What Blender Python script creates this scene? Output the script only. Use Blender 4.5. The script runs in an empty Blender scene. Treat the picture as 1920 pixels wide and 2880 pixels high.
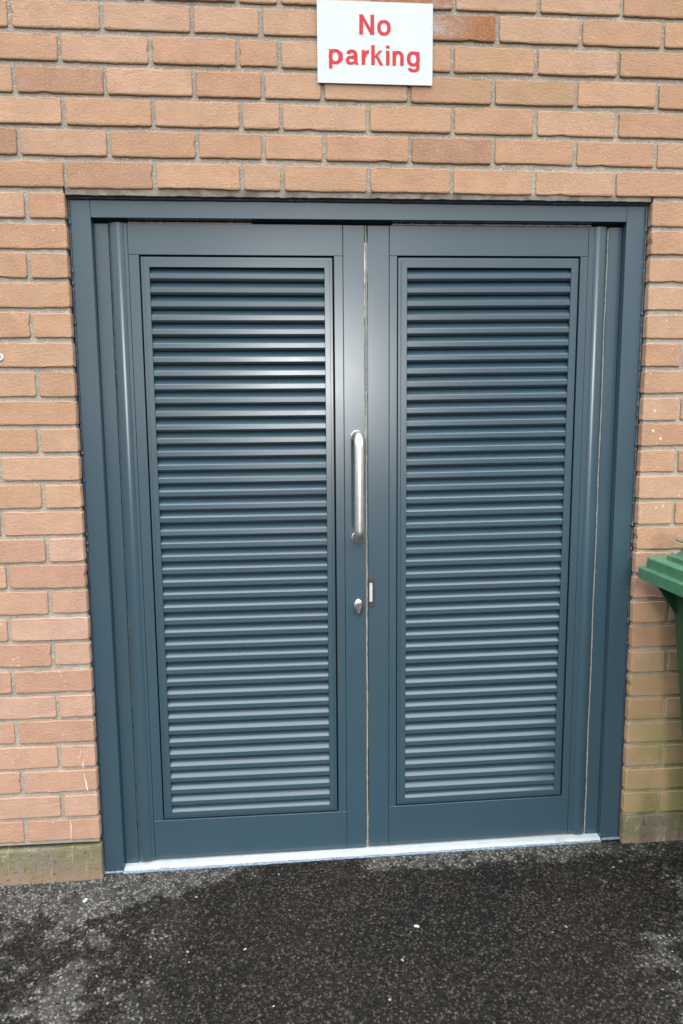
import bpy, bmesh, math, random
from mathutils import Vector, Matrix

random.seed(11)
S = bpy.context.scene
COL = S.collection
ZO = 1.948                      # height of brick course datum above the ground under the door middle

# ------------------------------------------------------------------ camera
cam_d = bpy.data.cameras.new("camera"); cam = bpy.data.objects.new("camera", cam_d)
COL.objects.link(cam); S.camera = cam
yaw, pit, rol = math.radians(4.087), math.radians(-7.226), math.radians(-0.446)
cy, sy, cp, sp = math.cos(yaw), math.sin(yaw), math.cos(pit), math.sin(pit)
fw = Vector((sy*cp, cy*cp, sp)); rt = Vector((cy, -sy, 0)); up = rt.cross(fw)
cr, sr = math.cos(rol), math.sin(rol)
rt, up = rt*cr + up*sr, up*cr - rt*sr
M = Matrix(((rt.x, up.x, -fw.x), (rt.y, up.y, -fw.y), (rt.z, up.z, -fw.z))).to_4x4()
M.translation = Vector((0.632, -1.895, -0.644 + ZO))
cam.matrix_world = M
cam_d.sensor_fit = 'HORIZONTAL'; cam_d.sensor_width = 36.0; cam_d.lens = 36.0*1919.6/1920
cam_d.clip_start = 0.02; cam_d.clip_end = 500

# ------------------------------------------------------------------ light
SUN_EL, SUN_AZ = math.radians(4.0), math.radians(1.2)      # low sun behind the viewer, standing in for the camera flash
w = bpy.data.worlds.new("World"); S.world = w; w.use_nodes = True
wn = w.node_tree.nodes; wl = w.node_tree.links
bg = wn['Background']; sky = wn.new('ShaderNodeTexSky'); sky.sky_type = 'NISHITA'
sky.sun_disc = False; sky.sun_elevation = SUN_EL; sky.sun_rotation = math.pi - SUN_AZ
sky.air_density = 1.0; sky.dust_density = 3.0; sky.ozone_density = 1.0
# overcast: a pale cloud layer, graded by height, over the clear-sky model
cl = wn.new('ShaderNodeMix'); cl.data_type = 'RGBA'; cl.inputs['Factor'].default_value = 0.93
# (zenith brightened and horizon darkened, shaped to light the blade slopes)
tc = wn.new('ShaderNodeTexCoord'); sx = wn.new('ShaderNodeSeparateXYZ'); wl.new(tc.outputs['Generated'], sx.inputs[0])
sq = wn.new('ShaderNodeMath'); sq.operation = 'POWER'; sq.use_clamp = True; wl.new(sx.outputs[2], sq.inputs[0]); sq.inputs[1].default_value = 1.8
mr = wn.new('ShaderNodeMapRange'); wl.new(sq.outputs[0], mr.inputs[0]); mr.inputs[3].default_value = 0.11; mr.inputs[4].default_value = 1.0
vm = wn.new('ShaderNodeVectorMath'); vm.operation = 'SCALE'; vm.inputs[0].default_value = (44.5, 46.5, 47.5); wl.new(mr.outputs[0], vm.inputs[3])
wl.new(sky.outputs[0], cl.inputs[6]); wl.new(vm.outputs[0], cl.inputs[7])
wl.new(cl.outputs[2], bg.inputs[0]); bg.inputs[1].default_value = 0.15
sd = bpy.data.lights.new("flash_sun", 'SUN'); so = bpy.data.objects.new("flash_sun", sd); COL.objects.link(so)
sd.energy = 0.72; sd.angle = math.radians(3.0); sd.color = (1.0, 0.99, 0.98)
to_sun = Vector((math.sin(SUN_AZ)*math.cos(SUN_EL), -math.cos(SUN_AZ)*math.cos(SUN_EL), math.sin(SUN_EL)))
so.rotation_euler = to_sun.to_track_quat('Z', 'Y').to_euler(); so.location = (1.5, -6, 4)
vs = S.view_settings; vs.view_transform = 'Standard'; vs.look = 'None'; vs.exposure = 0.58; vs.gamma = 1.0
vs.use_curve_mapping = False
S.render.engine = 'CYCLES'

# ------------------------------------------------------------------ material helpers
class NT:
    def __init__(s, name):
        s.m = bpy.data.materials.new(name); s.m.use_nodes = True
        s.t = s.m.node_tree; s.p = s.t.nodes['Principled BSDF']
    def n(s, typ, **kw):
        x = s.t.nodes.new(typ)
        for k, v in kw.items():
            if hasattr(x, k): setattr(x, k, v)
            else: x.inputs[k.replace('_', ' ')].default_value = v
        return x
    def l(s, a, b): s.t.links.new(a, b)
    def val(s, sock, v):
        if isinstance(v, (int, float, tuple)): sock.default_value = v
        else: s.l(v, sock)
    def pos(s):
        if not hasattr(s, '_g'): s._g = s.n('ShaderNodeNewGeometry')
        return s._g.outputs['Position']
    def sep(s):
        if not hasattr(s, '_s'):
            s._s = s.n('ShaderNodeSeparateXYZ'); s.l(s.pos(), s._s.inputs[0])
        return s._s.outputs
    def noise(s, scale, detail=3, rough=0.55, vec=None, dist=0.0):
        x = s.n('ShaderNodeTexNoise'); x.inputs['Scale'].default_value = scale
        x.inputs['Detail'].default_value = detail; x.inputs['Roughness'].default_value = rough
        x.inputs['Distortion'].default_value = dist
        s.l(vec if vec is not None else s.pos(), x.inputs['Vector']); return x.outputs['Fac']
    def scaled(s, v):
        x = s.n('ShaderNodeVectorMath', operation='MULTIPLY'); s.l(s.pos(), x.inputs[0]); x.inputs[1].default_value = v
        return x.outputs[0]
    def rng(s, f, a, b, c=0.0, d=1.0, smooth=False):
        x = s.n('ShaderNodeMapRange'); x.interpolation_type = 'SMOOTHSTEP' if smooth else 'LINEAR'; x.clamp = True
        s.val(x.inputs[0], f)
        for i, v in enumerate((a, b, c, d)): x.inputs[i+1].default_value = v
        return x.outputs[0]
    def math(s, op, a, b=0.0, c=0.0):
        x = s.n('ShaderNodeMath', operation=op); s.val(x.inputs[0], a); s.val(x.inputs[1], b); s.val(x.inputs[2], c)
        return x.outputs[0]
    def mul(s, *a):
        r = a[0]
        for b in a[1:]: r = s.math('MULTIPLY', r, b)
        return r
    def mix(s, f, a, b, mode='MIX'):
        x = s.n('ShaderNodeMix', data_type='RGBA', blend_type=mode, clamp_factor=True)
        s.val(x.inputs['Factor'], f)
        for k, v in ((6, a), (7, b)):
            if isinstance(v, tuple): x.inputs[k].default_value = (*v[:3], 1)
            else: s.l(v, x.inputs[k])
        return x.outputs[2]
    def scale_col(s, c, f):
        g = s.n('ShaderNodeCombineColor')
        for i in range(3): s.l(f, g.inputs[i])
        return s.mix(1.0, c, g.outputs[0], 'MULTIPLY')
    def bump(s, h, dist, strength=1.0, prev=None):
        x = s.n('ShaderNodeBump'); x.inputs['Strength'].default_value = strength; x.inputs['Distance'].default_value = dist
        s.l(h, x.inputs['Height'])
        if prev is not None: s.l(prev, x.inputs['Normal'])
        return x.outputs[0]
    def out(s, col=None, rough=None, bump=None, metal=None, spec=None):
        if col is not None:
            if isinstance(col, tuple): s.p.inputs['Base Color'].default_value = (*col[:3], 1)
            else: s.l(col, s.p.inputs['Base Color'])
        if rough is not None: s.val(s.p.inputs['Roughness'], rough)
        if metal is not None: s.p.inputs['Metallic'].default_value = metal
        if spec is not None: s.p.inputs['Specular IOR Level'].default_value = spec
        if bump is not None: s.l(bump, s.p.inputs['Normal'])
        return s.m

def green_growth(t):
    """algae that has settled low on the right-hand pier and thinly under the sign"""
    x, y, z = t.sep()
    n = t.noise(9, 5, 0.6)
    a = t.mul(t.rng(x, 1.55, 1.72, smooth=True), t.rng(z, 0.95, 0.20, smooth=True), t.rng(n, 0.22, 0.52))
    b = t.mul(t.rng(z, 2.08, 2.15, smooth=True), t.rng(z, 2.40, 2.17, smooth=True), t.rng(x, 0.66, 0.9), t.rng(x, 2.0, 1.4), t.rng(n, 0.46, 0.75, 0, 0.7))
    c = t.mul(t.rng(z, 2.1, 2.5), t.rng(x, 1.0, 1.9), t.rng(t.noise(5, 4), 0.5, 0.75, 0, 0.55))
    return t.math('MAXIMUM', t.math('MAXIMUM', a, b), c)

def brick_material(name, per_object):
    t = NT(name); x, y, z = t.sep()
    if per_object:
        base = t.n('ShaderNodeObjectInfo').outputs['Color']
    else:
        base = t.mix(t.rng(t.noise(5.5, 1), 0.35, 0.65), (0.3371, 0.2016, 0.1260), (0.3150, 0.1827, 0.1134))
    base = t.scale_col(base, t.rng(t.noise(16, 5, 0.6), 0.3, 0.72, 0.88, 1.09))
    base = t.mix(t.rng(t.noise(11, 4, 0.6, dist=0.6), 0.56, 0.72, 0, 0.35), base, (0.2646, 0.1890, 0.1512))
    sp = t.noise(300, 2, 0.6)
    base = t.mix(t.rng(sp, 0.60, 0.68, 0, 0.55), base, (0.4410, 0.3528, 0.2772))
    base = t.mix(t.rng(t.noise(230, 3, 0.6, t.scaled((1, 1, 1.6))), 0.36, 0.28, 0, 0.55), base, (0.1197, 0.0725, 0.0473))
    g = green_growth(t)
    base = t.mix(t.mul(g, 0.92), base, (0.1961, 0.1707, 0.0731))
    # darker along the lower arris, strongest on the upper courses
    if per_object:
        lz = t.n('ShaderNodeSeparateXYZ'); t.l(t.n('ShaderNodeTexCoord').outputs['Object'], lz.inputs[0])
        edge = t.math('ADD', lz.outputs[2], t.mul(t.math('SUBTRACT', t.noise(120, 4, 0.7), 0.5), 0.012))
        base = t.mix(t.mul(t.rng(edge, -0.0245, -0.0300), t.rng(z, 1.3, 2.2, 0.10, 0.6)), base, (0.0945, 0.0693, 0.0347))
    # white paint / lime flecks, mostly on the right pier at mid height
    v = t.n('ShaderNodeTexVoronoi', feature='F1'); t.l(t.pos(), v.inputs['Vector']); v.inputs['Scale'].default_value = 55
    zone = t.mul(t.rng(x, 1.55, 1.66), t.rng(z, 1.75, 1.3), t.rng(z, 0.85, 1.05))
    zone = t.math('MAXIMUM', zone, t.mul(t.rng(x, 0.1, 0.02), t.rng(z, 1.2, 0.8), 0.35))
    hz = t.mul(t.rng(x, 1.13, 1.015), t.rng(x, 1.005, 1.012), t.rng(z, 2.295, 2.315), t.rng(z, 2.40, 2.38), t.rng(t.noise(35, 5, 0.7), 0.36, 0.62, 0.1, 0.8))
    base = t.mix(hz, base, (0.3150, 0.2835, 0.2646))
    fl = t.mul(t.rng(v.outputs['Distance'], 0.26, 0.14), t.rng(t.noise(23, 2), 0.54, 0.60), zone)
    base = t.mix(fl, base, (0.4914, 0.4662, 0.4284))
    h = t.noise(170, 5, 0.65); b = t.bump(h, 0.0024, 0.8)
    b = t.bump(t.noise(1.0, 4, 0.6, t.scaled((45, 45, 210))), 0.0016, 0.5, b)
    b = t.bump(t.noise(60, 4, 0.6), 0.0025, 0.4, b)
    return t.out(base, 0.92, b, spec=0.2)

def mortar_material():
    t = NT("mortar"); x, y, z = t.sep()
    base = t.mix(t.rng(t.noise(14, 5, 0.6), 0.35, 0.68), (0.2699, 0.2409, 0.1968), (0.3658, 0.3298, 0.2748))
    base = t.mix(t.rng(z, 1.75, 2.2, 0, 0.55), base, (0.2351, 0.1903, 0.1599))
    base = t.mix(t.rng(t.noise(240, 3, 0.6), 0.55, 0.66, 0, 0.7), base, (0.5225, 0.4565, 0.3854))
    base = t.mix(t.rng(t.noise(190, 3, 0.6), 0.40, 0.30, 0, 0.6), base, (0.1132, 0.0889, 0.0697))
    base = t.mix(t.mul(green_growth(t), 0.8), base, (0.1916, 0.1733, 0.0574))
    b = t.bump(t.noise(200, 5, 0.7), 0.004, 1.0)
    b = t.bump(t.noise(40, 4), 0.006, 0.6, b)
    return t.out(base, 0.95, b, spec=0.15)

def concrete_material():
    t = NT("plinth_concrete"); x, y, z = t.sep()
    base = t.mix(t.rng(t.noise(12, 6, 0.65), 0.35, 0.66), (0.1165, 0.0973, 0.0691), (0.1870, 0.1608, 0.1234))
    base = t.mix(t.rng(t.noise(9, 5, 0.6), 0.42, 0.58, 0, 0.85), base, (0.1165, 0.1094, 0.0438))
    base = t.mix(t.rng(z, 0.055, -0.01, 0, 0.6), base, (0.2399, 0.1482, 0.1024))
    st = t.noise(1.0, 3, 0.6, t.scaled((110, 20, 9)))
    base = t.mix(t.rng(st, 0.60, 0.70, 0, 0.3), base, (0.3669, 0.3105, 0.2540))
    base = t.mix(t.rng(t.noise(26, 6, 0.7, dist=1.0), 0.60, 0.68, 0, 0.5), base, (0.3951, 0.3528, 0.3175))
    base = t.mix(t.rng(t.noise(60, 4, 0.6), 0.41, 0.33, 0, 0.8), base, (0.0423, 0.0353, 0.0268))
    b = t.bump(t.noise(130, 5, 0.65), 0.004, 0.8)
    return t.out(base, 0.93, b, spec=0.2)

def paint_material(name, col, rough, orange=0.00012):
    t = NT(name)
    base = t.scale_col(t.mix(0.0, col, col), t.rng(t.noise(2.5, 2), 0.0, 1.0, 0.92, 1.08))
    r = t.rng(t.noise(4, 3, 0.5), 0.0, 1.0, rough-0.05, rough+0.05)
    return t.out(base, r, spec=0.5)

def asphalt_nodes(t, grain):
    """weathered tarmac: dark binder, paler dried dusty areas beside the threshold and on the left"""
    x, y, z = t.sep()
    n1 = t.noise(5.0, 6, 0.66, dist=0.5); n2 = t.noise(26, 4, 0.65)
    mix = t.math('ADD', t.mul(n1, 0.6), t.mul(n2, 0.4))
    wide = t.math('ADD', t.rng(x, 0.50, 0.05, 0.035, 0.15, smooth=True), t.rng(x, 0.72, 0.84, 0.0, 0.018, smooth=True))
    edge = t.math('ADD', t.math('ADD', y, wide), t.mul(t.math('SUBTRACT', mix, 0.5), 0.32))      # ragged front of the dried strip
    strip = t.mul(t.rng(edge, -0.012, 0.022), t.rng(n2, 0.30, 0.56, 0.25, 1.0), t.rng(x, 1.62, 1.55, 0.35, 1.0), t.math('MAXIMUM', t.rng(x, 0.52, 0.44), t.rng(x, 0.80, 0.86)))
    left = t.mul(t.rng(x, 0.42, 0.05, smooth=True), t.rng(mix, 0.475, 0.54), 0.95)
    right = t.mul(t.rng(x, 1.33, 1.55), t.rng(mix, 0.525, 0.565), t.rng(x, 1.95, 1.75), 0.7)
    pale = t.math('MAXIMUM', t.math('MAXIMUM', left, right), strip)
    brown = t.rng(t.noise(2.0, 3), 0.38, 0.62)
    dark = t.mix(brown, (0.0052, 0.0050, 0.0047), (0.0100, 0.0085, 0.0068))
    dark = t.mix(t.rng(x, 0.30, -0.15, 0, 0.55), dark, (0.0075, 0.0071, 0.0071))
    dark = t.mix(t.rng(x, 1.35, 1.75, 0, 0.6), dark, (0.0075, 0.0071, 0.0071))
    return dark, pale

def asphalt_material(name, grain):
    t = NT(name); dark, pale = asphalt_nodes(t, grain)
    if grain:
        r = t.n('ShaderNodeObjectInfo').outputs['Random']
        pale = t.rng(t.math('ADD', pale, t.mul(t.math('SUBTRACT', t.math('FRACT', t.mul(r, 73.0)), 0.5), 0.95)), 0.34, 0.80)
        dark = t.scale_col(dark, t.rng(t.math('POWER', r, 2.0), 0, 1, 0.35, 4.0))
        dark = t.mix(t.rng(r, 0.93, 0.95, 0, 0.7), dark, (0.0649, 0.0494, 0.0348))
        dark = t.mix(t.rng(r, 0.40, 0.42, 0, 0.3), dark, (0.0324, 0.0247, 0.0182))
        palec = t.mix(t.rng(t.math('FRACT', t.mul(r, 37.0)), 0, 1), (0.030, 0.0288, 0.027), (0.150, 0.143, 0.132))
        col = t.mix(pale, dark, palec)
        col = t.mix(t.rng(t.math('FRACT', t.mul(r, 311.0)), 0.9988, 0.999), col, (0.2379, 0.2223, 0.2009))
        return t.out(col, t.rng(pale, 0, 1, 0.60, 0.9), t.bump(t.noise(500, 3), 0.001, 0.6), spec=0.16)
    v = t.n('ShaderNodeTexVoronoi', feature='F1'); t.l(t.pos(), v.inputs['Vector']); v.inputs['Scale'].default_value = 130
    vc = t.n('ShaderNodeSeparateColor'); t.l(v.outputs['Color'], vc.inputs[0])
    dark = t.scale_col(dark, t.rng(vc.outputs[0], 0, 1, 0.5, 1.5))
    col = t.mix(t.mul(pale, 0.8), dark, (0.0519, 0.0473, 0.0406))
    b = t.bump(v.outputs['Distance'], 0.004, 0.9)
    return t.out(col, 0.8, b, spec=0.12)

def simple(name, col, rough, metal=0.0, spec=0.5, var=0.1, nscale=40, bump=0.0, bscale=200):
    t = NT(name)
    c = t.scale_col(t.mix(0.0, col, col), t.rng(t.noise(nscale, 4), 0.3, 0.7, 1-var, 1+var))
    r = t.rng(t.noise(nscale*1.7, 4), 0.3, 0.7, max(0.02, rough-0.05), rough+0.05)
    return t.out(c, r, t.bump(t.noise(bscale, 3), bump, 0.6) if bump else None, metal, spec)

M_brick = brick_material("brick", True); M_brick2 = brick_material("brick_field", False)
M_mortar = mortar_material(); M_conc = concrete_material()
PAINT = (0.028, 0.053, 0.070)
M_paint = paint_material("slate_grey_powder_coat", PAINT, 0.26)
M_blade = paint_material("slate_grey_powder_coat_blades", PAINT, 0.26)
M_backing = simple("dark_backing", (0.012, 0.014, 0.016), 0.8)
M_seal = simple("dark_sealant", (0.0182, 0.0308, 0.0476), 0.24, var=0.25, nscale=90, bump=0.003, bscale=120)
M_smear = simple("smeared_sealant", (0.0960, 0.1410, 0.1980), 0.4, var=0.5, nscale=120, bump=0.004, bscale=140)
M_brush = simple("brush_pile", (0.2340, 0.2275, 0.2015), 0.95, var=0.25, nscale=150, bump=0.002)
M_steel = simple("brushed_steel", (0.66, 0.64, 0.61), 0.38, 1.0, var=0.06, nscale=30)
M_chrome = simple("chrome", (0.62, 0.63, 0.65), 0.2, 1.0, var=0.04)
M_keep = simple("dark_metal_keep", (0.045, 0.045, 0.045), 0.35, 0.6)
M_bright = simple("latch_metal_reflection", (0.4200, 0.4095, 0.3850), 0.4, 0.2, var=0.1)  # pale colour stands in for the bright reflection in the keep pocket
M_thr = simple("pale_threshold_metal", (0.34, 0.365, 0.375), 0.4, 0.0, var=0.08, nscale=25)
M_thrlow = simple("threshold_foot", (0.1080, 0.1620, 0.2160), 0.4, var=0.35, nscale=60)
M_sign = simple("sign_white", (0.42, 0.44, 0.44), 0.65, spec=0.25, var=0.03, nscale=12)
M_red = simple("sign_red", (0.3720, 0.0248, 0.0298), 0.65, spec=0.2, var=0.04)
M_bin = simple("green_plastic", (0.0136, 0.0570, 0.0279), 0.42, var=0.18, nscale=30, bump=0.0006, bscale=400)
M_binlid = simple("green_plastic_lid", (0.0546, 0.1438, 0.0806), 0.45, var=0.22, nscale=26, bump=0.0006, bscale=400)
def plastic(name, col):
    t = NT(name); c = t.scale_col(t.mix(0.0, col, col), t.rng(t.noise(30, 4), 0.3, 0.7, 0.85, 1.15))
    c = t.mix(t.rng(t.noise(14, 5, 0.65, dist=0.8), 0.55, 0.72, 0, 0.4), c, (0.13, 0.17, 0.12))
    c = t.mix(t.rng(t.noise(1.0, 3, 0.6, t.scaled((160, 40, 260))), 0.66, 0.72, 0, 0.5), c, (0.22, 0.26, 0.22))
    return t.out(c, t.rng(t.noise(25, 4), 0.3, 0.7, 0.38, 0.55), t.bump(t.noise(300, 3), 0.0006, 0.5), spec=0.45)
M_binlid = plastic("green_plastic_lid", (0.050, 0.140, 0.078))
M_tyre = simple("black_rubber", (0.02, 0.02, 0.02), 0.8)
M_white = simple("white_paint_drip", (0.5440, 0.4896, 0.4488), 0.7, var=0.1)
M_zinc = simple("zinc_screw", (0.42, 0.43, 0.45), 0.45, 0.7, var=0.25, nscale=200)
M_chip = simple("pale_chip", (0.5040, 0.4760, 0.4200), 0.8, var=0.15)
M_asph = asphalt_material("asphalt", False); M_grit = asphalt_material("asphalt_grit", True)

# ------------------------------------------------------------------ object helpers
def tag(o, label=None, cat=None, group=None, kind=None):
    if label: o["label"] = label
    if cat: o["category"] = cat
    if group: o["group"] = group
    if kind: o["kind"] = kind
    return o
def thing(name, loc, label, cat, group=None):
    e = bpy.data.objects.new(name, None); COL.objects.link(e)
    e.location = (loc[0], loc[1], loc[2] + ZO); e.empty_display_size = 0.1
    return tag(e, label, cat, group)
def world_loc(o):
    v = Vector(o.location)
    while o.parent: o = o.parent; v += o.location
    return v
def link(name, me, parent=None, at=(0, 0, 0)):
    """link a mesh whose vertices are relative to `at` (datum coordinates)"""
    o = bpy.data.objects.new(name, me); COL.objects.link(o)
    p = Vector((at[0], at[1], at[2] + ZO))
    if parent is not None:
        o.parent = parent; p -= world_loc(parent)
    o.location = p
    return o
def mesh(name, verts, faces, mat, smooth=False):
    me = bpy.data.meshes.new(name); me.from_pydata(verts, [], faces); me.materials.append(mat)
    if smooth:
        for p in me.polygons: p.use_smooth = True
    me.update(); return me
def obj(name, verts, faces, mat, parent=None, smooth=False, warp=None):
    """vertices in datum coordinates; the object origin is put at their centre"""
    if warp: verts = [warp(v) for v in verts]
    n = len(verts); c = [sum(v[i] for v in verts)/n for i in range(3)]
    me = mesh(name, [(v[0]-c[0], v[1]-c[1], v[2]-c[2]) for v in verts], faces, mat, smooth)
    return link(name, me, parent, c)
class MB:
    def __init__(s): s.v = []; s.f = []
    def box(s, x0, x1, y0, y1, z0, z1, bev=0.0):
        b = len(s.v)
        if bev <= 0:
            s.v += [(x0,y0,z0),(x1,y0,z0),(x1,y1,z0),(x0,y1,z0),(x0,y0,z1),(x1,y0,z1),(x1,y1,z1),(x0,y1,z1)]
            s.f += [tuple(b+i for i in f) for f in ((0,3,2,1),(4,5,6,7),(0,1,5,4),(1,2,6,5),(2,3,7,6),(3,0,4,7))]
        else:                                           # front (y0) arrises chamfered
            e = bev
            s.v += [(x0,y1,z0),(x1,y1,z0),(x1,y1,z1),(x0,y1,z1),
                    (x0,y0+e,z0),(x1,y0+e,z0),(x1,y0+e,z1),(x0,y0+e,z1),
                    (x0+e,y0,z0+e),(x1-e,y0,z0+e),(x1-e,y0,z1-e),(x0+e,y0,z1-e)]
            for k in (0, 4):
                for i in range(4):
                    j = (i+1) % 4; s.f.append((b+k+i, b+k+j, b+k+4+j, b+k+4+i))
            s.f += [(b+8,b+9,b+10,b+11), (b+3,b+2,b+1,b+0)]
        return s
    def prism_x(s, prof, x0, x1):                       # profile of (y, z), extruded along x
        b = len(s.v); n = len(prof)
        s.v += [(x0, y, z) for y, z in prof] + [(x1, y, z) for y, z in prof]
        for i in range(n):
            j = (i+1) % n; s.f.append((b+i, b+n+i, b+n+j, b+j))
        s.f += [tuple(b+i for i in range(n)), tuple(b+n+i for i in reversed(range(n)))]
        return s
    def prism_z(s, prof, z0, z1):                       # profile of (x, y), extruded along z
        b = len(s.v); n = len(prof)
        s.v += [(x, y, z0) for x, y in prof] + [(x, y, z1) for x, y in prof]
        for i in range(n):
            j = (i+1) % n; s.f.append((b+i, b+j, b+n+j, b+n+i))
        s.f += [tuple(b+i for i in reversed(range(n))), tuple(b+n+i for i in range(n))]
        return s
    def tube(s, pts, rad, seg=12, caps=True, squash=None):
        b = len(s.v); pts = [Vector(p) for p in pts]; n = len(pts)
        ref = None
        for i, p in enumerate(pts):
            t = (pts[min(i+1, n-1)] - pts[max(i-1, 0)]).normalized()
            if ref is None: ref = Vector((1, 0, 0)) if abs(t.x) < 0.9 else Vector((0, 1, 0))
            u = (ref - t*ref.dot(t)).normalized(); v = t.cross(u); ref = u
            r = rad[i] if isinstance(rad, (list, tuple)) else rad
            for k in range(seg):
                a = 2*math.pi*k/seg; s.v.append(tuple(p + (u*math.cos(a) + v*math.sin(a))*r))
        for i in range(n-1):
            for k in range(seg):
                k2 = (k+1) % seg
                s.f.append((b+i*seg+k, b+i*seg+k2, b+(i+1)*seg+k2, b+(i+1)*seg+k))
        if caps: s.f += [tuple(b+k for k in reversed(range(seg))), tuple(b+(n-1)*seg+k for k in range(seg))]
        return s
    def build(s, name, mat, parent=None, smooth=False, warp=None):
        o = obj(name, s.v, s.f, mat, parent, smooth, warp)
        bm = bmesh.new(); bm.from_mesh(o.data); bmesh.ops.recalc_face_normals(bm, faces=bm.faces[:]); bm.to_mesh(o.data); bm.free()
        if smooth: o.data.set_sharp_from_angle(angle=math.radians(40))      # keep caps crisp
        return o

def gz(x): return -1.948 + 0.0154*(x - 0.7)             # ground falls gently to the left

# ------------------------------------------------------------------ ground
g = obj("asphalt_ground", [(x, y, gz(x)) for x in (-60, 60) for y in (-90, 60)], [(0, 2, 3, 1)], M_asph)
tag(g, "dark worn asphalt paving in front of the louvred doors", "ground", kind="structure")

def grit():
    xs, ys = (-1.0, 2.7), (-1.05, 0.018)
    me = bpy.data.meshes.new("asphalt_grit")
    c = ((xs[0]+xs[1])/2, -0.5, gz(0.85))
    vv = [(x, y, gz(x) - 0.0012) for x in xs for y in ys]
    me.from_pydata([(v[0]-c[0], v[1]-c[1], v[2]-c[2]) for v in vv], [], [(0, 2, 3, 1)])
    o = link("asphalt_grit", me, None, c)
    tag(o, "coarse dark stone grit bound in the asphalt before the doors", "grit", kind="stuff")
    ng = bpy.data.node_groups.new("grit", 'GeometryNodeTree')
    ng.interface.new_socket("Geometry", in_out='INPUT', socket_type='NodeSocketGeometry')
    ng.interface.new_socket("Geometry", in_out='OUTPUT', socket_type='NodeSocketGeometry')
    N = ng.nodes.new; L = ng.links.new
    gi = N('NodeGroupInput'); go = N('NodeGroupOutput')
    d = N('GeometryNodeDistributePointsOnFaces'); d.inputs['Density'].default_value = 21000
    ico = N('GeometryNodeMeshIcoSphere'); ico.inputs['Radius'].default_value = 0.0047; ico.inputs['Subdivisions'].default_value = 1
    sm = N('GeometryNodeSetMaterial'); sm.inputs['Material'].default_value = M_grit
    ip = N('GeometryNodeInstanceOnPoints')
    rs = N('FunctionNodeRandomValue'); rs.data_type = 'FLOAT_VECTOR'
    rs.inputs[0].default_value = (0.5, 0.5, 0.35); rs.inputs[1].default_value = (1.45, 1.25, 0.85)
    rr = N('FunctionNodeRandomValue'); rr.data_type = 'FLOAT_VECTOR'
    rr.inputs[0].default_value = (-0.5, -0.5, 0); rr.inputs[1].default_value = (0.5, 0.5, 6.28); rr.inputs['Seed'].default_value = 5
    L(gi.outputs[0], d.inputs['Mesh']); L(d.outputs['Points'], ip.inputs['Points'])
    L(ico.outputs['Mesh'], sm.inputs['Geometry']); L(sm.outputs[0], ip.inputs['Instance'])
    L(rr.outputs[0], ip.inputs['Rotation']); L(rs.outputs[0], ip.inputs['Scale'])
    L(ip.outputs[0], go.inputs[0])
    md = o.modifiers.new("grit", 'NODES'); md.node_group = ng
grit()

# ------------------------------------------------------------------ brick wall
OX0, OX1 = 0.057, 1.629          # door opening
DZ = {-24:.5,-23:.3,-22:1.3,-21:.4,-20:.1,-19:-1.8,-18:-1.9,-17:1.5,-16:.3,-15:1.0,-14:-.4,-13:-2.3,-12:-3.6,-11:-3.4,
      -10:-3.6,-9:-3.4,-8:-4.7,-7:-4.0,-6:-2.8,-5:-1.0,-4:.7,-3:.9,-2:0,-1:1.1,0:2.7,1:5.1,2:4.8,3:4.2,4:5.6,5:7.2,6:7}
def rowz(r): return 0.075*r + DZ.get(r, 7 if r > 6 else 0)*0.001
wall = thing("brick_wall", (0.84, 0, -1.94), "orange brick wall with recessed grey mortar joints around the door opening", "wall")

def brick_mesh(L, H, seed, depth=0.094, endl=0.0):
    rnd = random.Random(seed)
    per = []
    nx, nz, r = max(5, int(L/0.015)), 5, 0.0036
    x0, x1, z0, z1 = -L/2, L/2, -H/2, H/2
    a0 = rnd.uniform(-1, 1)*0.0012; a1 = rnd.uniform(-1, 1)*0.0012
    def j(): return rnd.gauss(0, 0.0006)
    for i in range(nx): per.append((x0+r+(L-2*r)*i/(nx-1), z0+j()+a0*math.sin(3*i/nx)))
    rr = r*rnd.uniform(0.5, 1.9)
    for i in range(nz): per.append((x1+j()*0.7, z0+r+(H-2*r)*i/(nz-1)))
    for i in range(nx): per.append((x1-r-(L-2*r)*i/(nx-1), z1+j()+a1*math.sin(3*i/nx)))
    for i in range(nz): per.append((x0+j()*0.7, z1-r-(H-2*r)*i/(nz-1)))
    for _ in range(rnd.choice((0, 0, 1, 1, 2))):                     # knocked arrises
        i = rnd.randrange(len(per)); q = rnd.uniform(0.0012, 0.0034); px, pz = per[i]
        per[i] = (px - math.copysign(q, px)*(abs(px) > L/2-0.012), pz - math.copysign(q, pz)*(abs(pz) > H/2-0.012))
    n = len(per); V = []; F = []
    for (ins, y) in ((0, depth), (0, 0.0034), (0.0007, 0.0010), (0.0024, 0.0)):
        for (x, z) in per:
            V.append((x*(1-2*ins/L), y + (rnd.uniform(-.0004, .0004) if y == 0.0 else 0), z*(1-2*ins/H)))
    for k in range(3):
        for i in range(n):
            i2 = (i+1) % n; F.append((k*n+i, k*n+i2, (k+1)*n+i2, (k+1)*n+i))
    F.append(tuple(3*n+i for i in range(n)))
    return V, F
VAR = {}
def brick_variant(cls, k):
    key = (cls, k)
    if key not in VAR:
        L = {'full': 0.2135, 'half': 0.1020, 'tq': 0.1580}[cls]
        V, F = brick_mesh(L, 0.0635, 100*k + len(cls))
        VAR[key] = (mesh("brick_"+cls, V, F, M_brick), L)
    return VAR[key]

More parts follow.
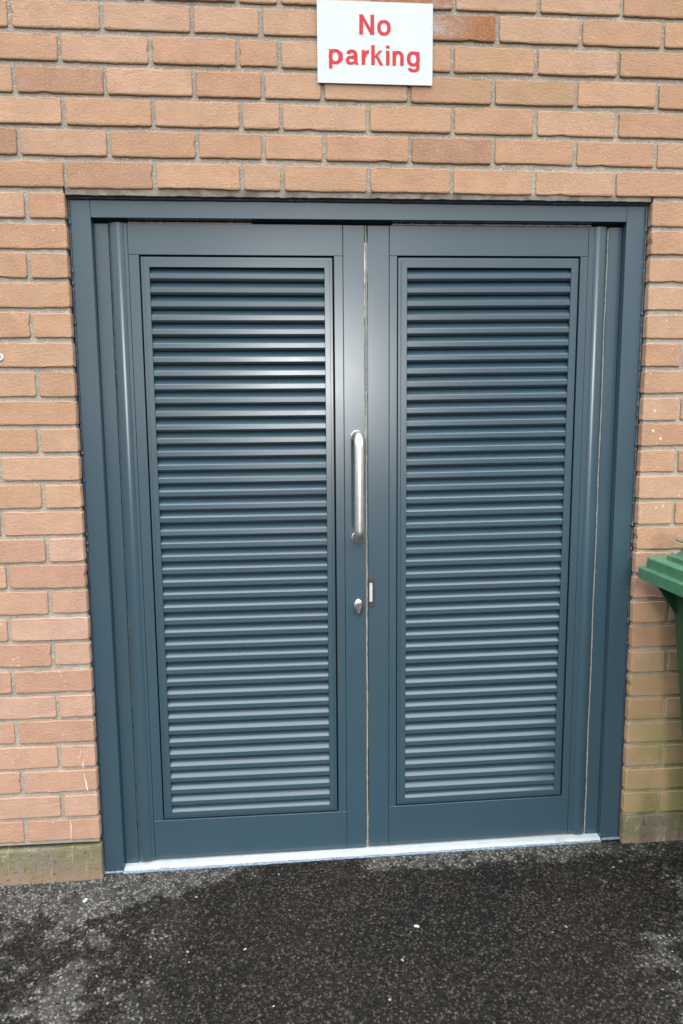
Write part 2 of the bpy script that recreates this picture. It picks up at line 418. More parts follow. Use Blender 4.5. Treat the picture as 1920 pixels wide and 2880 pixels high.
def tint(x, z):
    r = random.random()
    c = random.choice([(0.3245, 0.1903, 0.1184),(0.3371, 0.1985, 0.1229),(0.3150, 0.1827, 0.1134),(0.3308, 0.2003, 0.1291),(0.3402, 0.2079, 0.1373),(0.3087, 0.1751, 0.1084)])
    if r < 0.05: c = (0.2646, 0.1480, 0.0945)
    if z < -0.9 and x < 0.2: c = (c[0]*1.0, c[1]*1.01, c[2]*1.12)
    f = random.uniform(0.965, 1.045)*(1.07 if (z < -0.7 and x < 0.2) else 1.0)
    return (c[0]*f, c[1]*f, c[2]*f, 1)
placed = []
def put_brick(x0, x1, r, col=None):
    """x0..x1 are the mid-joint limits of the brick in course r"""
    L = (x1-x0) - 0.0105
    cls = 'half' if L < 0.125 else ('tq' if L < 0.185 else 'full')
    me, ml = brick_variant(cls, random.randrange(7))
    z = rowz(r); zn = (rowz(r+1)-z - 0.075)*0.5
    x = (x0+x1)/2
    o = link("brick", me, wall, (x + random.uniform(-.0007, .0007), random.uniform(-0.0012, 0.0012), z + random.uniform(-.0008, .0008)))
    o.scale = (L/ml, 1, 1 + random.uniform(-0.012, 0.012))
    o.rotation_euler = (random.gauss(0, 0.006), random.gauss(0, 0.0022), random.gauss(0, 0.003))
    if random.random() < 0.5: o.scale.x *= -1                         # turned end for end
    o.color = col or tint(x, z)
    return o
fieldV, fieldF = [], []
def put_field(x0, x1, r):
    L = (x1-x0) - 0.0105
    V, F = brick_mesh(L, 0.0635, random.randrange(40)); b = len(fieldV)
    x, z = (x0+x1)/2, rowz(r)
    fieldV.extend((v[0]+x, v[1], v[2]+z) for v in V); fieldF.extend(tuple(b+i for i in f) for f in F)

# perp-joint positions of the courses over the door, read course by course
J = {
 0: [0.063-0.225*1.0, 0.063, 0.289, 0.513, 0.6195, 0.8445, 1.0695, 1.2945, 1.5195, 1.7445],
 1: [-0.0485, 0.1765, 0.4005, 0.5715, 0.7310, 0.9560, 1.1810, 1.4060, 1.6310],
 2: [0.0665-0.225, 0.0665, 0.2915, 0.5145, 0.6195, 0.8445, 1.0695, 1.2945, 1.5195, 1.7445],
 3: [-0.0505, 0.1745, 0.3985, 0.5740, 0.7285, 0.9535, 1.1785, 1.4035, 1.6285],
 4: [0.0650-0.225, 0.0650, 0.2900, 0.5110, 0.6170, 0.8420, 1.0670, 1.2920, 1.5170, 1.7420],
 5: [-0.0525, 0.1725, 0.3975, 0.5715, 0.7370, 0.9620, 1.1860, 1.4110, 1.6360],
 6: [0.0630-0.225, 0.0630, 0.2880, 0.5130, 0.6190, 0.8450, 1.0700, 1.2950, 1.5200, 1.7450],
}
XL, XR = -1.9, 3.5
VIEWL, VIEWR = -0.45, 2.02
def run(joints, r, stop_l=None, stop_r=None, vis=True):
    js = list(joints)
    if stop_l is None:
        while js[0] > XL: js.insert(0, js[0]-0.225)
    if stop_r is None:
        while js[-1] < XR: js.append(js[-1]+0.225)
    for a, b in zip(js, js[1:]):
        if vis and b > VIEWL and a < VIEWR:
            col = None
            if r == 5 and 0.95 < a < 0.98: col = (0.2268, 0.0914, 0.0428, 1)     # the darker red brick beside the sign
            if r == 6 and 0.83 < a < 0.86: col = (0.2331, 0.1040, 0.0536, 1)
            put_brick(a, b, r, col)
        else: put_field(a, b, r)
for r in range(0, 7): run(J[r], r)
for r in range(7, 19): run([x + random.uniform(-.002, .002) for x in J[5 if r % 2 else 4]], r, vis=False)
E = 0.00525                                                  # half a perp joint, so brick ends meet the opening line
for r in range(-24, 0):
    if r % 2:                                                # odd courses: half brick at the left reveal, stretcher at the right
        jl = -0.0415 + random.uniform(-.003, .003)
        run([jl, OX0+E], r, stop_r=1)
        run([OX1-E, 1.848+random.uniform(-.003, .003)], r, stop_l=1)
    else:
        jl = -0.1545 + random.uniform(-.004, .004)
        run([jl, OX0+E], r, stop_r=1)
        run([OX1-E, 1.7375 + random.uniform(-.003, .003)], r, stop_l=1)
fo = obj("brickwork", fieldV, fieldF, M_brick2, wall); tag(fo, kind="stuff")
# mortar bed behind the bricks
def grid_sheet(mb, x0, x1, z0, z1, y): mb.box(x0, x1, y, 0.09, z0, z1)
mb = MB(); MY = 0.0058
mb.box(XL, OX0-0.004, MY, 0.093, -1.842, 1.42); mb.box(OX1+0.004, XR, MY, 0.093, -1.842, 1.42)
mb.box(OX0-0.004, OX1+0.004, MY, 0.093, -0.0275, 1.42)
mb.build("mortar", M_mortar, wall)
# pointing strip under the lintel course
def wob_strip(x0, x1, n, zt, zb, y0, y1, amp, seed):
    rnd = random.Random(seed); V = []; F = []
    for i in range(n+1):
        x = x0+(x1-x0)*i/n; s = (x-0.84)*0.0035
        z = zb+s+rnd.gauss(0, amp)
        V += [(x, y0+rnd.gauss(0, 0.0006), zt), (x, y0+rnd.gauss(0, 0.0006), z), (x, y1, z)]
    for i in range(n):
        a = 3*i; F += [(a, a+1, a+4, a+3), (a+1, a+2, a+5, a+4)]
    return V, F
V, F = wob_strip(OX0+0.002, OX1-0.002, 120, -0.0268, -0.0432, 0.0045, 0.05, 0.0006, 3)
M_point = simple("lintel_pointing", (0.1575, 0.1354, 0.1134), 0.95, var=0.4, nscale=28, spec=0.2, bump=0.003, bscale=150)
obj("lintel_pointing", V, F, M_point, wall)
# concrete plinth under each pier
def plinth(x0, x1, topl, topr, round_left):
    rnd = random.Random(x0); n = int((x1-x0)/0.02); V = []; F = []
    rings = [(0.0, None), ]
    prof = [(0.088, 0.0), (0.006, 0.0), (0.0015, -0.003), (0.0, -0.008), (-0.001, -0.06), (-0.002, -0.30)]
    for i in range(n+1):
        x = x0+(x1-x0)*i/n; t = topl+(topr-topl)*i/n
        e = min(i, n-i)
        pull = 0.0035 if e == 0 else (0.001 if e == 1 else 0)
        for (y, dz) in prof:
            V.append((x, y + (pull if y < 0.05 else 0) + rnd.gauss(0, 0.0005), t+dz+rnd.gauss(0, 0.0006)))
    m = len(prof)
    for i in range(n):
        for k in range(m-1):
            F.append((i*m+k, i*m+k+1, (i+1)*m+k+1, (i+1)*m+k))
    for i in (0, n):
        b = len(V)
        V.extend([(V[i*m+k][0], V[i*m+k][1], V[i*m+k][2]) for k in range(m)] + [(V[i*m][0], 0.088, V[i*m][2]-0.30)])
        f = list(range(b, b+m)) + [b+m]; F.append(tuple(f if i == 0 else reversed(f)))
    o = obj("plinth", V, F, M_conc, wall)
    return o
plinth(XL, OX0+0.001, -1.872, -1.8525, False); plinth(OX1-0.001, XR, -1.8405, -1.815, True)
# dried white paint runs on the left pier
def drip(pts, wd):
    V = []; F = []
    for i, (x, z) in enumerate(pts):
        h = wd[i] if isinstance(wd, (list, tuple)) else wd
        V += [(x-h, -0.0004, z), (x, -0.0016, z), (x+h, -0.0004, z)]
    for i in range(len(pts)-1):
        a = 3*i; F += [(a, a+3, a+4, a+1), (a+1, a+4, a+5, a+2)]
    obj("paint_drip", V, F, M_white, wall)
drip([(0.0395,-1.553),(0.030,-1.575),(0.0235,-1.590),(0.0205,-1.603),(0.0215,-1.611)], [.0006,.0008,.001,.0022,.0012])
drip([(0.0185,-1.553),(0.0165,-1.566),(0.0165,-1.576)], [.0008,.0010,.0005])
drip([(0.0235,-1.628),(0.0240,-1.642),(0.0265,-1.655),(0.0275,-1.668),(0.0305,-1.681)], [.0012,.0012,.0016,.0020,.0014])
drip([(-0.0235,-1.772),(-0.0225,-1.79),(-0.0235,-1.806),(-0.024,-1.832)], [.0012,.0015,.0012,.0006])
drip([(1.6850,-1.0710),(1.700,-1.066),(1.713,-1.060)], [.0012,.0015,.001])
drip([(1.7245,-1.059),(1.7275,-1.072),(1.7255,-1.086)], [.0012,.0022,.0012])

# ------------------------------------------------------------------ door frame
DF, DS = 0.024, 0.047            # depth of the frame face and of the leaf faces behind the brick face
def wf(v):                        # the frame has settled: it rises slightly to the right, more so at the foot
    t = max(0, min(1, (-0.09 - v[2])/1.84)); return (v[0], v[1], v[2] + (v[0]-0.84)*(0.005 + 0.0085*t))
frame = thing("door_frame", (0.842, DF, -1.945), "slate grey metal frame with white threshold set in the brick opening", "door frame")
FX0, FX1, IX0, IX1 = 0.0575, 1.6285, 0.1145, 1.5690
ZH = -0.0922
mb = MB().prism_z([(FX0,0.09),(FX0,DF),(IX0-.001,DF),(IX0,DF+.001),(IX0,DS+.001),(IX0,0.09)], -1.9465, -0.0435)
mb.build("jamb", M_paint, frame, warp=wf)
mb = MB().prism_z([(FX1,0.09),(IX1,0.09),(IX1,DS+.001),(IX1,DF+.001),(IX1+.001,DF),(FX1,DF)], -1.9465, -0.0435)
mb.build("jamb", M_paint, frame, warp=wf)
mb = MB().box(IX0+0.0004, IX1-0.0004, DF+0.0003, 0.09, ZH, -0.0435, 0.0008)
mb.build("head", M_paint, frame, warp=wf)
# inner stops beside each leaf, set back
mb = MB().box(IX0+0.0005, 0.1530, DS, 0.09, -1.9385, -0.1005, 0.001); mb.build("jamb_stop", M_paint, frame, warp=wf)
mb = MB().box(1.5302, IX1-0.0005, DS, 0.09, -1.9385, -0.1005, 0.001); mb.build("jamb_stop", M_paint, frame, warp=wf)
mb = MB().box(IX0+0.0005, IX1-0.0005, 0.074, 0.09, -0.135, ZH-0.0006); mb.build("head_stop", M_backing, frame, warp=wf)
# threshold
prof = [(0.0215,-1.9400),(0.0230,-1.9372),(0.0300,-1.9352),(0.0860,-1.9330),(0.0860,-1.948),(0.0215,-1.948)]
mb = MB().prism_x(prof, IX0+0.0008, IX1-0.0008); mb.build("threshold", M_thr, frame, warp=wf)
for x in (0.232, 1.441):
    mb = MB().box(x-0.014, x+0.014, 0.0196, 0.0300, -1.9420, -1.9344, 0.0008); mb.build("drain_cap", M_thr, frame, warp=wf)
mb = MB().box(IX0+0.0008, IX1-0.0008, 0.0190, 0.085, -1.990, -1.9425, 0.0012); mb.build("threshold_foot", M_thrlow, frame, warp=wf)
# silicone beads round the frame
def bead(pts, r, name, mat, seed, blob=()):
    rnd = random.Random(seed); rad = []; P = []
    ph = rnd.uniform(0, 6)
    for i, p in enumerate(pts):
        rr = r*(1 + 0.07*math.sin(i*0.17+ph) + rnd.gauss(0, 0.045))
        for bz, amt in blob:
            d = abs(p[2]-bz)
            if d < 0.006: rr *= 1 + amt*(1-d/0.006)
        rad.append(max(0.0012, rr)); P.append((p[0]+rnd.gauss(0, .00018), p[1]+rnd.gauss(0, .00015), p[2]))
    mb = MB().tube(P, rad, 8); mb.build(name, mat, frame, smooth=True)
rb = random.Random(9)
joints = [rowz(r)+0.0375 for r in range(-24, 0)]
n = 560
zz = [-0.046 - 1.885*i/n for i in range(n+1)]
bl = [(z, rb.choice([0, 0, .3, .7])) for z in joints] + [(rb.uniform(-1.2, -.15), .7) for _ in range(5)]
bead([(FX0+0.0030 - 0.002*min(1, max(0, (-0.8-z)/0.5)), DF-0.0005, z) for z in zz], 0.0033, "sealant_bead", M_seal, 1, bl)
bl = [(z, rb.choice([0, .2, .6])) for z in joints] + [(rb.uniform(-1.0, -.3), .45) for _ in range(16)]
bead([(FX1-0.0035, DF-0.0005, z) for z in zz], 0.0033, "sealant_bead", M_seal, 2, bl)
bead([(FX0+0.004+(FX1-FX0-0.008)*i/400, 0.020, -0.0455+0.0035*(FX0+(FX1-FX0)*i/400-0.84)) for i in range(401)], 0.0042, "sealant_bead", M_seal, 3)
# smeared sealant along the foot
def smear(x0, x1, zoff, seed):
    k = int((x1-x0)/0.004)
    pts = []
    for i in range(k+1):
        x = x0+(x1-x0)*i/k
        pts.append((x, 0.0185, gz(x)+zoff))
    rnd = random.Random(seed)
    rad = [max(0.001, 0.0034*(1+0.25*math.sin(i*0.21)+rnd.gauss(0, 0.22))) for i in range(k+1)]
    MB().tube(pts, rad, 7).build("sealant_smear", M_smear, frame, smooth=True)
smear(FX0+0.003, IX0, 0.006, 1); smear(IX0, 1.569, 0.0008, 2); smear(1.570, FX1-0.002, 0.008, 3)

# ------------------------------------------------------------------ door leaves
BP_L = (-0.2300, 0.03714); BP_R = (-0.2252, 0.03693)
def make_leaf(side):
    if side == 'L':
        label = "left louvred door leaf with steel pull handle and key cylinder"
        hx, sl, gl, gr, sr_, mx = 0.1545, 0.2023, 0.2303, 0.7563, 0.7783, 0.8388
        fx0, fx1, ox0, ox1 = 0.2340, 0.7520, 0.2571, 0.7299
        ztop, gt, gb, zbot = -0.1010, -0.1822, -1.8122, -1.9318
        z0, pt = BP_L
        def warp(v): return (v[0], v[1], v[2] + (v[0]-0.49)*0.003)
    else:
        label = "right louvred door leaf with small dark latch keep on its edge"
        hx, sl, gl, gr, sr_, mx = 1.5268, 1.4723, 0.9296, 1.4501, 0.9074, 0.8458
        fx0, fx1, ox0, ox1 = 0.9320, 1.4458, 0.9573, 1.4243
        ztop, gt, gb, zbot = -0.0985, -0.1778, -1.7985, -1.9215
        z0, pt = BP_R
        def warp(v):
            t = max(0, min(1, (-0.1-v[2])/1.8)); return (v[0], v[1], v[2] + (v[0]-1.19)*(0.005+0.010*t))
    sg = 1 if side == 'L' else -1
    leaf = thing("door_leaf", ((hx+mx)/2, DS, zbot), label, "door", "leaves of the louvred double door")
    # rounded hinge stile: (distance from the hinge edge, depth)
    wst = abs(sl-hx)
    arc_ = [(d/1000.0, 0.0418+14.0*(d/1000.0-0.0215)**2) for d in range(3, 39)]
    pr = [(0.0, 0.090), (0.0, 0.066), (0.0006, 0.0575), (0.0016, 0.0500)] + arc_ + [(0.0386, DS), (wst-0.0005, DS), (wst-0.0005, 0.090)]
    prof = [(hx+sg*d, y) for d, y in pr]
    if sg < 0: prof.reverse()
    o = MB().prism_z(prof, zbot-0.003, ztop).build("hinge_stile", M_paint, leaf, warp=warp)
    for p in o.data.polygons: p.use_smooth = True
    o.data.set_sharp_from_angle(angle=math.radians(14))
    g = 0.0005
    # inner edges of the frame beside the louvre panel, between the rails
    a, b = (sl, gl) if side == 'L' else (gr, sl)
    MB().box(a+g, b, DS+0.0003, 0.09, gb+g, gt-g, 0.0006).build("stile_edge", M_paint, leaf, warp=warp)
    a, b = (gr, sr_) if side == 'L' else (sr_, gl)
    MB().box(a+g, b-g, DS+0.0003, 0.09, gb+g, gt-g, 0.0006).build("stile_edge", M_paint, leaf, warp=warp)
    a, b = (sr_, mx) if side == 'L' else (mx, sr_)
    MB().box(a+g, b-g, DS, 0.09, zbot, ztop, 0.0012).build("meeting_stile", M_paint, leaf, warp=warp)
    a, b = (sl, sr_) if side == 'L' else (sr_, sl)
    MB().box(a+g, b-g, DS+0.0002, 0.09, gt, ztop, 0.0006).build("top_rail", M_paint, leaf, warp=warp)
    MB().box(a+g, b-g, DS+0.0002, 0.09, zbot, gb, 0.0006).build("bottom_rail", M_paint, leaf, warp=warp)
    MB().box(gl-0.004, gr+0.004, 0.0895, 0.094, gb-0.004, gt+0.004).build("backing_sheet", M_backing, leaf, warp=warp)
    # mitred louvre surround: raised outer fillet, flat face, return into the opening
    ft, fb = gt-0.0050, gb+0.0048
    ot = (z0+0.0150); ob = fb + 0.0215
    step = 0.0076
    def ring(ins, y):
        return [(fx0+ins*(ox0-fx0), y, fb+ins*(ob-fb)), (fx1+ins*(ox1-fx1), y, fb+ins*(ob-fb)),
                (fx1+ins*(ox1-fx1), y, ft+ins*(ot-ft)), (fx0+ins*(ox0-fx0), y, ft+ins*(ot-ft))]
    V = []; F = []
    rings = [(0, 0.088), (0, DS+0.0022), (0.03, DS+0.0012), (0.31, DS+0.0012), (0.36, DS-0.0012), (0.97, DS-0.0012), (1.0, DS-0.0002), (1.0, 0.088)]
    for k in range(4):                                        # four mitred lengths with hairline mitres
        k2 = (k+1) % 4; b = len(V)
        for ins, y in rings:
            r = ring(ins, y); p, q = Vector(r[k]), Vector(r[k2]); d = (q-p).normalized()*0.0002
            V += [tuple(p+d), tuple(q-d)]
        for i in range(len(rings)-1):
            F.append((b+2*i, b+2*i+1, b+2*i+3, b+2*i+2))
    lf = obj("louvre_surround", V, F, M_paint, leaf, warp=warp)
    # 42 blades: upright lip, hem below it, slope rising to the back
    pf = [(0, -0.0012), (0.0011, 0.0003), (0.0340, 0.0325), (0.0350, 0.0310), (0.0115, -0.0085), (0.0100, -0.0185), (0.0088, -0.0192),
          (0.0016, -0.0145), (0.0014, -0.0134), (0, -0.0130)]
    xm = (ox0+ox1)/2; hw = (ox1-ox0)/2 - 0.0004
    mb = MB().prism_x(pf, -hw, hw)
    mb.v = [(x, y, z + x*(0.003 if side == 'L' else 0.010)) for x, y, z in mb.v]
    me = mesh("louvre_blade", mb.v, mb.f, M_blade)
    bm = bmesh.new(); bm.from_mesh(me); bmesh.ops.recalc_face_normals(bm, faces=bm.faces[:]); bm.to_mesh(me); bm.free()
    rnd = random.Random(5 if side == 'L' else 6)
    for i in range(42):
        c = warp((xm, DS+0.0002, z0-pt*i + rnd.gauss(0, 0.0003)))
        o = link("louvre_blade", me, lf, c)
        o.rotation_euler = (rnd.gauss(0, 0.013), 0, 0)
    # last slope under the bottom blade
    pb = [(-0.0010, 0.0), (0.001, 0.0012), (0.0335, 0.0300), (0.0345, 0.0285), (0.001, -0.004)]
    mb = MB().prism_x([(DS+y, ob-0.001+z) for y, z in pb], ox0+0.0004, ox1-0.0004); mb.build("sill_blade", M_blade, lf, warp=warp)
    return leaf, warp
leafL, wL = make_leaf('L'); leafR, wR = make_leaf('R')
# pile seals
def pile(x, y, z0, z1, r, parent, seed):
    rnd = random.Random(seed); n = 150
    ph = rnd.uniform(0, 6)
    pts = [(x+0.0006*math.sin(i*0.19+ph)+rnd.gauss(0, 0.00025), y, z0+(z1-z0)*i/n) for i in range(n+1)]
    MB().tube(pts, [r*(1+rnd.gauss(0, .12)) for _ in pts], 6).build("pile_seal", M_brush, parent, smooth=True)
pile(0.8423, DS+0.006, -1.931, -0.100, 0.0030, leafR, 1)
pile(1.5286, DS+0.004, -1.920, -0.1000, 0.0022, leafR, 2)
pile(0.1537, DS+0.010, -1.937, -0.1005, 0.0009, leafL, 3)
def hpile(x0, x1, z, y, parent, seed):
    rnd = random.Random(seed); n = 80
    pts = [(x0+(x1-x0)*i/n, y, z+(x0+(x1-x0)*i/n-0.84)*0.005+rnd.gauss(0, .0004)) for i in range(n+1)]
    MB().tube(pts, [0.0024*(1+rnd.gauss(0, .15)) for _ in pts], 6).build("pile_seal", M_brush, parent, smooth=True)
hpile(0.205, 0.535, -0.0970, DS+0.006, leafL, 4); hpile(0.915, 1.48, -0.0960, DS+0.006, leafR, 5)

# steel pull handle (D shape, bolted through the left meeting stile)
HX, HY, HR = 0.8145, -0.020, 0.0152
zt, zb, rc = -0.6745, -0.9655, 0.030
pts = [(HX, DS+0.002, zt), (HX, DS-0.010, zt)]
for k in range(9):
    a = math.pi/2*k/8; pts.append((HX, HY+rc-rc*math.sin(a), zt-rc+rc*math.cos(a)))
for k in range(9):
    a = math.pi/2*k/8; pts.append((HX, HY+rc-rc*math.cos(a), zb+rc-rc*math.sin(a)))
pts += [(HX, DS-0.010, zb), (HX, DS+0.002, zb)]
hd = MB().tube(pts, HR, 24).build("pull_handle", M_steel, leafL, smooth=True)
for z in (zt, zb):
    MB().tube([(HX, DS+0.001, z), (HX, DS-0.0025, z), (HX, DS-0.0032, z)], [0.0166, 0.0166, 0.0158], 24).build("handle_collar", M_steel, hd, smooth=False)
# key cylinder with oval rose
def oval(cx, cz, rx, rz, y, n=28): return [(cx+rx*math.cos(2*math.pi*i/n), y, cz+rz*math.sin(2*math.pi*i/n)) for i in range(n)]
LX, LZ = 0.8162, -1.1705
V = []; F = []; n = 28
for (k, y) in ((1.0, DS+0.001), (1.0, DS-0.004), (0.93, DS-0.0075), (0.78, DS-0.0095), (0.60, DS-0.0100)):
    V += oval(LX, LZ, 0.0145*k, 0.0240*(k if k > .9 else k+0.05), y, n)
for k in range(4):
    for i in range(n): F.append((k*n+i, k*n+(i+1) % n, (k+1)*n+(i+1) % n, (k+1)*n+i))
F.append(tuple(4*n+i for i in range(n)))
rose = obj("lock_rose", V, F, M_chrome, leafL, smooth=True)
cyl = MB().tube([(LX, DS-0.008, LZ+0.0055), (LX, DS-0.0145, LZ+0.0055)], 0.0082, 24)
cyl.box(LX-0.0048, LX+0.0048, DS-0.0140, DS-0.008, LZ-0.0185, LZ+0.0005, 0.0012)
co = cyl.build("key_cylinder", M_chrome, rose)
MB().box(LX-0.0008, LX+0.0008, DS-0.0150, DS-0.0140, LZ+0.0005, LZ+0.0105).build("keyway", M_keep, rose)
# latch keep on the right leaf
kx0, kx1, kz0, kz1 = 0.8462, 0.8632, -1.1730, -1.0872
mb = MB()
mb.box(kx0, kx1, DS-0.0022, DS+0.001, kz0, kz0+0.015, 0.0004); mb.box(kx0, kx1, DS-0.0022, DS+0.001, kz1-0.013, kz1, 0.0004)
mb.box(kx1-0.0045, kx1, DS-0.0022, DS+0.001, kz0+0.0152, kz1-0.0132, 0.0004); mb.box(kx0, kx0+0.003, DS-0.0022, DS+0.001, kz0+0.0152, kz1-0.0132, 0.0004)
ko = mb.build("latch_keep", M_keep, leafR)
MB().box(kx0+0.0032, kx1-0.0047, DS-0.0012, DS+0.001, kz0+0.0156, kz1-0.0136, 0.0004).build("strike_face", M_bright, ko)
for z in (kz0+0.0065, kz1-0.006):
    MB().tube([(kx0+0.009, DS-0.0020, z), (kx0+0.009, DS-0.0032, z)], 0.0016, 10).build("screw_head", M_chrome, ko)

# ------------------------------------------------------------------ sign
sx0, sx1, sz0, sz1 = 0.7150, 1.0128, 0.2368, 0.4345
sign = thing("wall_sign", ((sx0+sx1)/2, -0.004, sz0), "white rectangular sign with red No parking lettering above the doors", "sign")
MB().box(sx0, sx1, -0.0060, -0.0030, sz0, sz1, 0.0004).build("sign_panel", M_sign, sign)
for x, z, r in ((1.0075, 0.3795, 0.0016), (1.0035, 0.3400, 0.0010)):
    MB().tube([(x, -0.0055, z), (x, -0.0068, z)], r, 8).build("nail", M_zinc, sign)
# sans-serif letters drawn as outlines: straight stems and constant-width bowls
LY = -0.0064; lay = [0]
def letter_mb(): lay[0] = 0; return MB()
def poly(mb, pts):
    y = LY - 0.00005*lay[0]; lay[0] += 1
    b = len(mb.v); mb.v += [(x, y, z) for x, z in pts]; mb.f.append(tuple(range(b, b+len(pts))))
def band(mb, outer, inner, closed=False):
    y = LY - 0.00005*lay[0]; lay[0] += 1
    b = len(mb.v); n = len(outer)
    mb.v += [(x, y, z) for x, z in outer] + [(x, y, z) for x, z in inner]
    for i in range(n if closed else n-1):
        j = (i+1) % n; mb.f.append((b+i, b+j, b+n+j, b+n+i))
def arc(cx, cz, rx, rz, a0, a1, n=22, p=2.25):
    out = []
    for i in range(n+1):
        a = math.radians(a0+(a1-a0)*i/n); c, s = math.cos(a), math.sin(a)
        out.append((cx+rx*math.copysign(abs(c)**(2/p), c), cz+rz*math.copysign(abs(s)**(2/p), s)))
    return out
def bowl(mb, cx, cz, rx, rz, th, tv, a0=0, a1=360):
    band(mb, arc(cx, cz, rx, rz, a0, a1, 40), arc(cx, cz, rx-th, rz-tv, a0, a1, 40))
def rect(mb, x0, x1, z0, z1): poly(mb, [(x0, z0), (x1, z0), (x1, z1), (x0, z1)])
T = 0.0096; TH = 0.0080
letters = []
def fin(mb): o = mb.build("letter", M_red, sign); letters.append(o)
bl = 0.3551; ch = 0.0483; xh = 0.0358
mb = letter_mb(); rect(mb, 0.8213, 0.8213+T, bl, bl+ch); rect(mb, 0.8598-T, 0.8598, bl, bl+ch)
poly(mb, [(0.8213, bl+ch), (0.8213+0.0092, bl+ch), (0.8598, bl), (0.8598-0.0092, bl)]); fin(mb)
mb = letter_mb(); bowl(mb, 0.8853, bl+xh/2, 0.0177, xh/2+0.001, T*0.97, TH); fin(mb)
bl = 0.2826; xh = 0.0355
mb = letter_mb(); rect(mb, 0.7450, 0.7450+T*0.95, bl-0.0110, bl+xh); bowl(mb, 0.7615, bl+xh/2, 0.0172, xh/2+0.0008, T*0.97, TH); fin(mb)        # p
mb = letter_mb()                                                                                                                              # a
ax0, ax1 = 0.7862, 0.8178
rect(mb, ax1-0.0012-T, ax1-0.0012, bl+0.004, bl+xh-0.012)
band(mb, arc((ax0+ax1)/2-0.0005, bl+xh-0.0135, 0.0146, 0.0143, 0, 165), arc((ax0+ax1)/2-0.0005, bl+xh-0.0135, 0.0146-T, 0.0143-TH, 0, 165))
bowl(mb, ax0+0.0125, bl+0.0100, 0.0128, 0.0108, T*0.92, TH*0.85, 30, 330)
poly(mb, [(ax0+0.012, bl+0.0208), (ax1-0.009, bl+0.0232), (ax1-0.009, bl+0.0175), (ax0+0.012, bl+0.0150)])
poly(mb, [(ax0+0.015, bl-0.0008), (ax0+0.015, bl+0.0050), (ax1-0.0080, bl+0.0095), (ax1-0.0080, bl+0.0030)])
poly(mb, [(ax1-0.0012-T, bl+0.006), (ax1-0.0012, bl+0.0062), (ax1+0.0012, bl), (ax1-0.0072, bl)]); fin(mb)
mb = letter_mb(); rect(mb, 0.8270, 0.8270+T*0.97, bl, bl+xh)                                                                                # r
band(mb, arc(0.8462, bl+xh-0.0175, 0.0145, 0.0182, 90, 178, 14), arc(0.8462, bl+xh-0.0175, 0.0145-T*0.8, 0.0182-TH*1.15, 90, 178, 14)); fin(mb)
mb = letter_mb(); rect(mb, 0.8520, 0.8520+T*0.97, bl, bl+0.0483)                                                                            # k
poly(mb, [(0.8600, bl+0.0150), (0.8600, bl+0.0215), (0.8725, bl+xh), (0.8822, bl+xh)]); poly(mb, [(0.8640, bl+0.0185), (0.8695, bl+0.0235), (0.8840, bl), (0.8745, bl)]); fin(mb)
mb = letter_mb(); rect(mb, 0.8905, 0.8905+T*0.97, bl, bl+xh); rect(mb, 0.8905, 0.8905+T*0.97, bl+0.0412, bl+0.0483); fin(mb)                # i
mb = letter_mb(); rect(mb, 0.9075, 0.9075+T*0.97, bl, bl+xh); rect(mb, 0.9370-T*0.97, 0.9370, bl, bl+xh-0.0155)                             # n
band(mb, arc(0.9225, bl+xh-0.0160, 0.0145, 0.0168, 0, 170, 24), arc(0.9225, bl+xh-0.0160, 0.0145-T*0.97, 0.0168-TH, 0, 170, 24)); fin(mb)
mb = letter_mb(); rect(mb, 0.9787-T*0.95, 0.9787, bl-0.0030, bl+xh); bowl(mb, 0.9622, bl+xh/2, 0.0172, xh/2+0.0008, T*0.97, TH)              # g
band(mb, arc(0.9632, bl-0.0030, 0.0155, 0.0115, 188, 360, 24), arc(0.9632, bl-0.0030, 0.0155-T*0.95, 0.0115-TH*0.95, 188, 360, 24)); fin(mb)

# ------------------------------------------------------------------ wheelie bin
bgz = gz(1.86)
bx0, bx1, by1, by0 = 1.615, 2.105, -0.030, -0.590          # lid skirt plan
wb = thing("wheelie_bin", (1.85, -0.33, bgz), "green plastic wheelie bin standing against the right brick pier", "wheelie bin")
zs = -1.0840                                              # underside of the lid skirt at its left rear corner
def loft(rings, cap0=True, cap1=True):
    mb = MB(); n = len(rings[0])
    for r in rings: mb.v += r
    for k in range(len(rings)-1):
        for i in range(n): mb.f.append((k*n+i, k*n+(i+1) % n, (k+1)*n+(i+1) % n, (k+1)*n+i))
    if cap0: mb.f.append(tuple(reversed(range(n))))
    if cap1: mb.f.append(tuple((len(rings)-1)*n+i for i in range(n)))
    return mb
def rrect(x0, x1, y0, y1, r, z, n=5):
    out = []
    for cx, cyy, a0 in ((x1-r, y1-r, 0), (x0+r, y1-r, 90), (x0+r, y0+r, 180), (x1-r, y0+r, 270)):
        for i in range(n+1):
            a = math.radians(a0+90*i/n); out.append((cx+r*math.cos(a), cyy+r*math.sin(a), z))
    return out
def ins(d, z, r): return rrect(bx0+d, bx1-d, by0+d, by1-d, r, z)
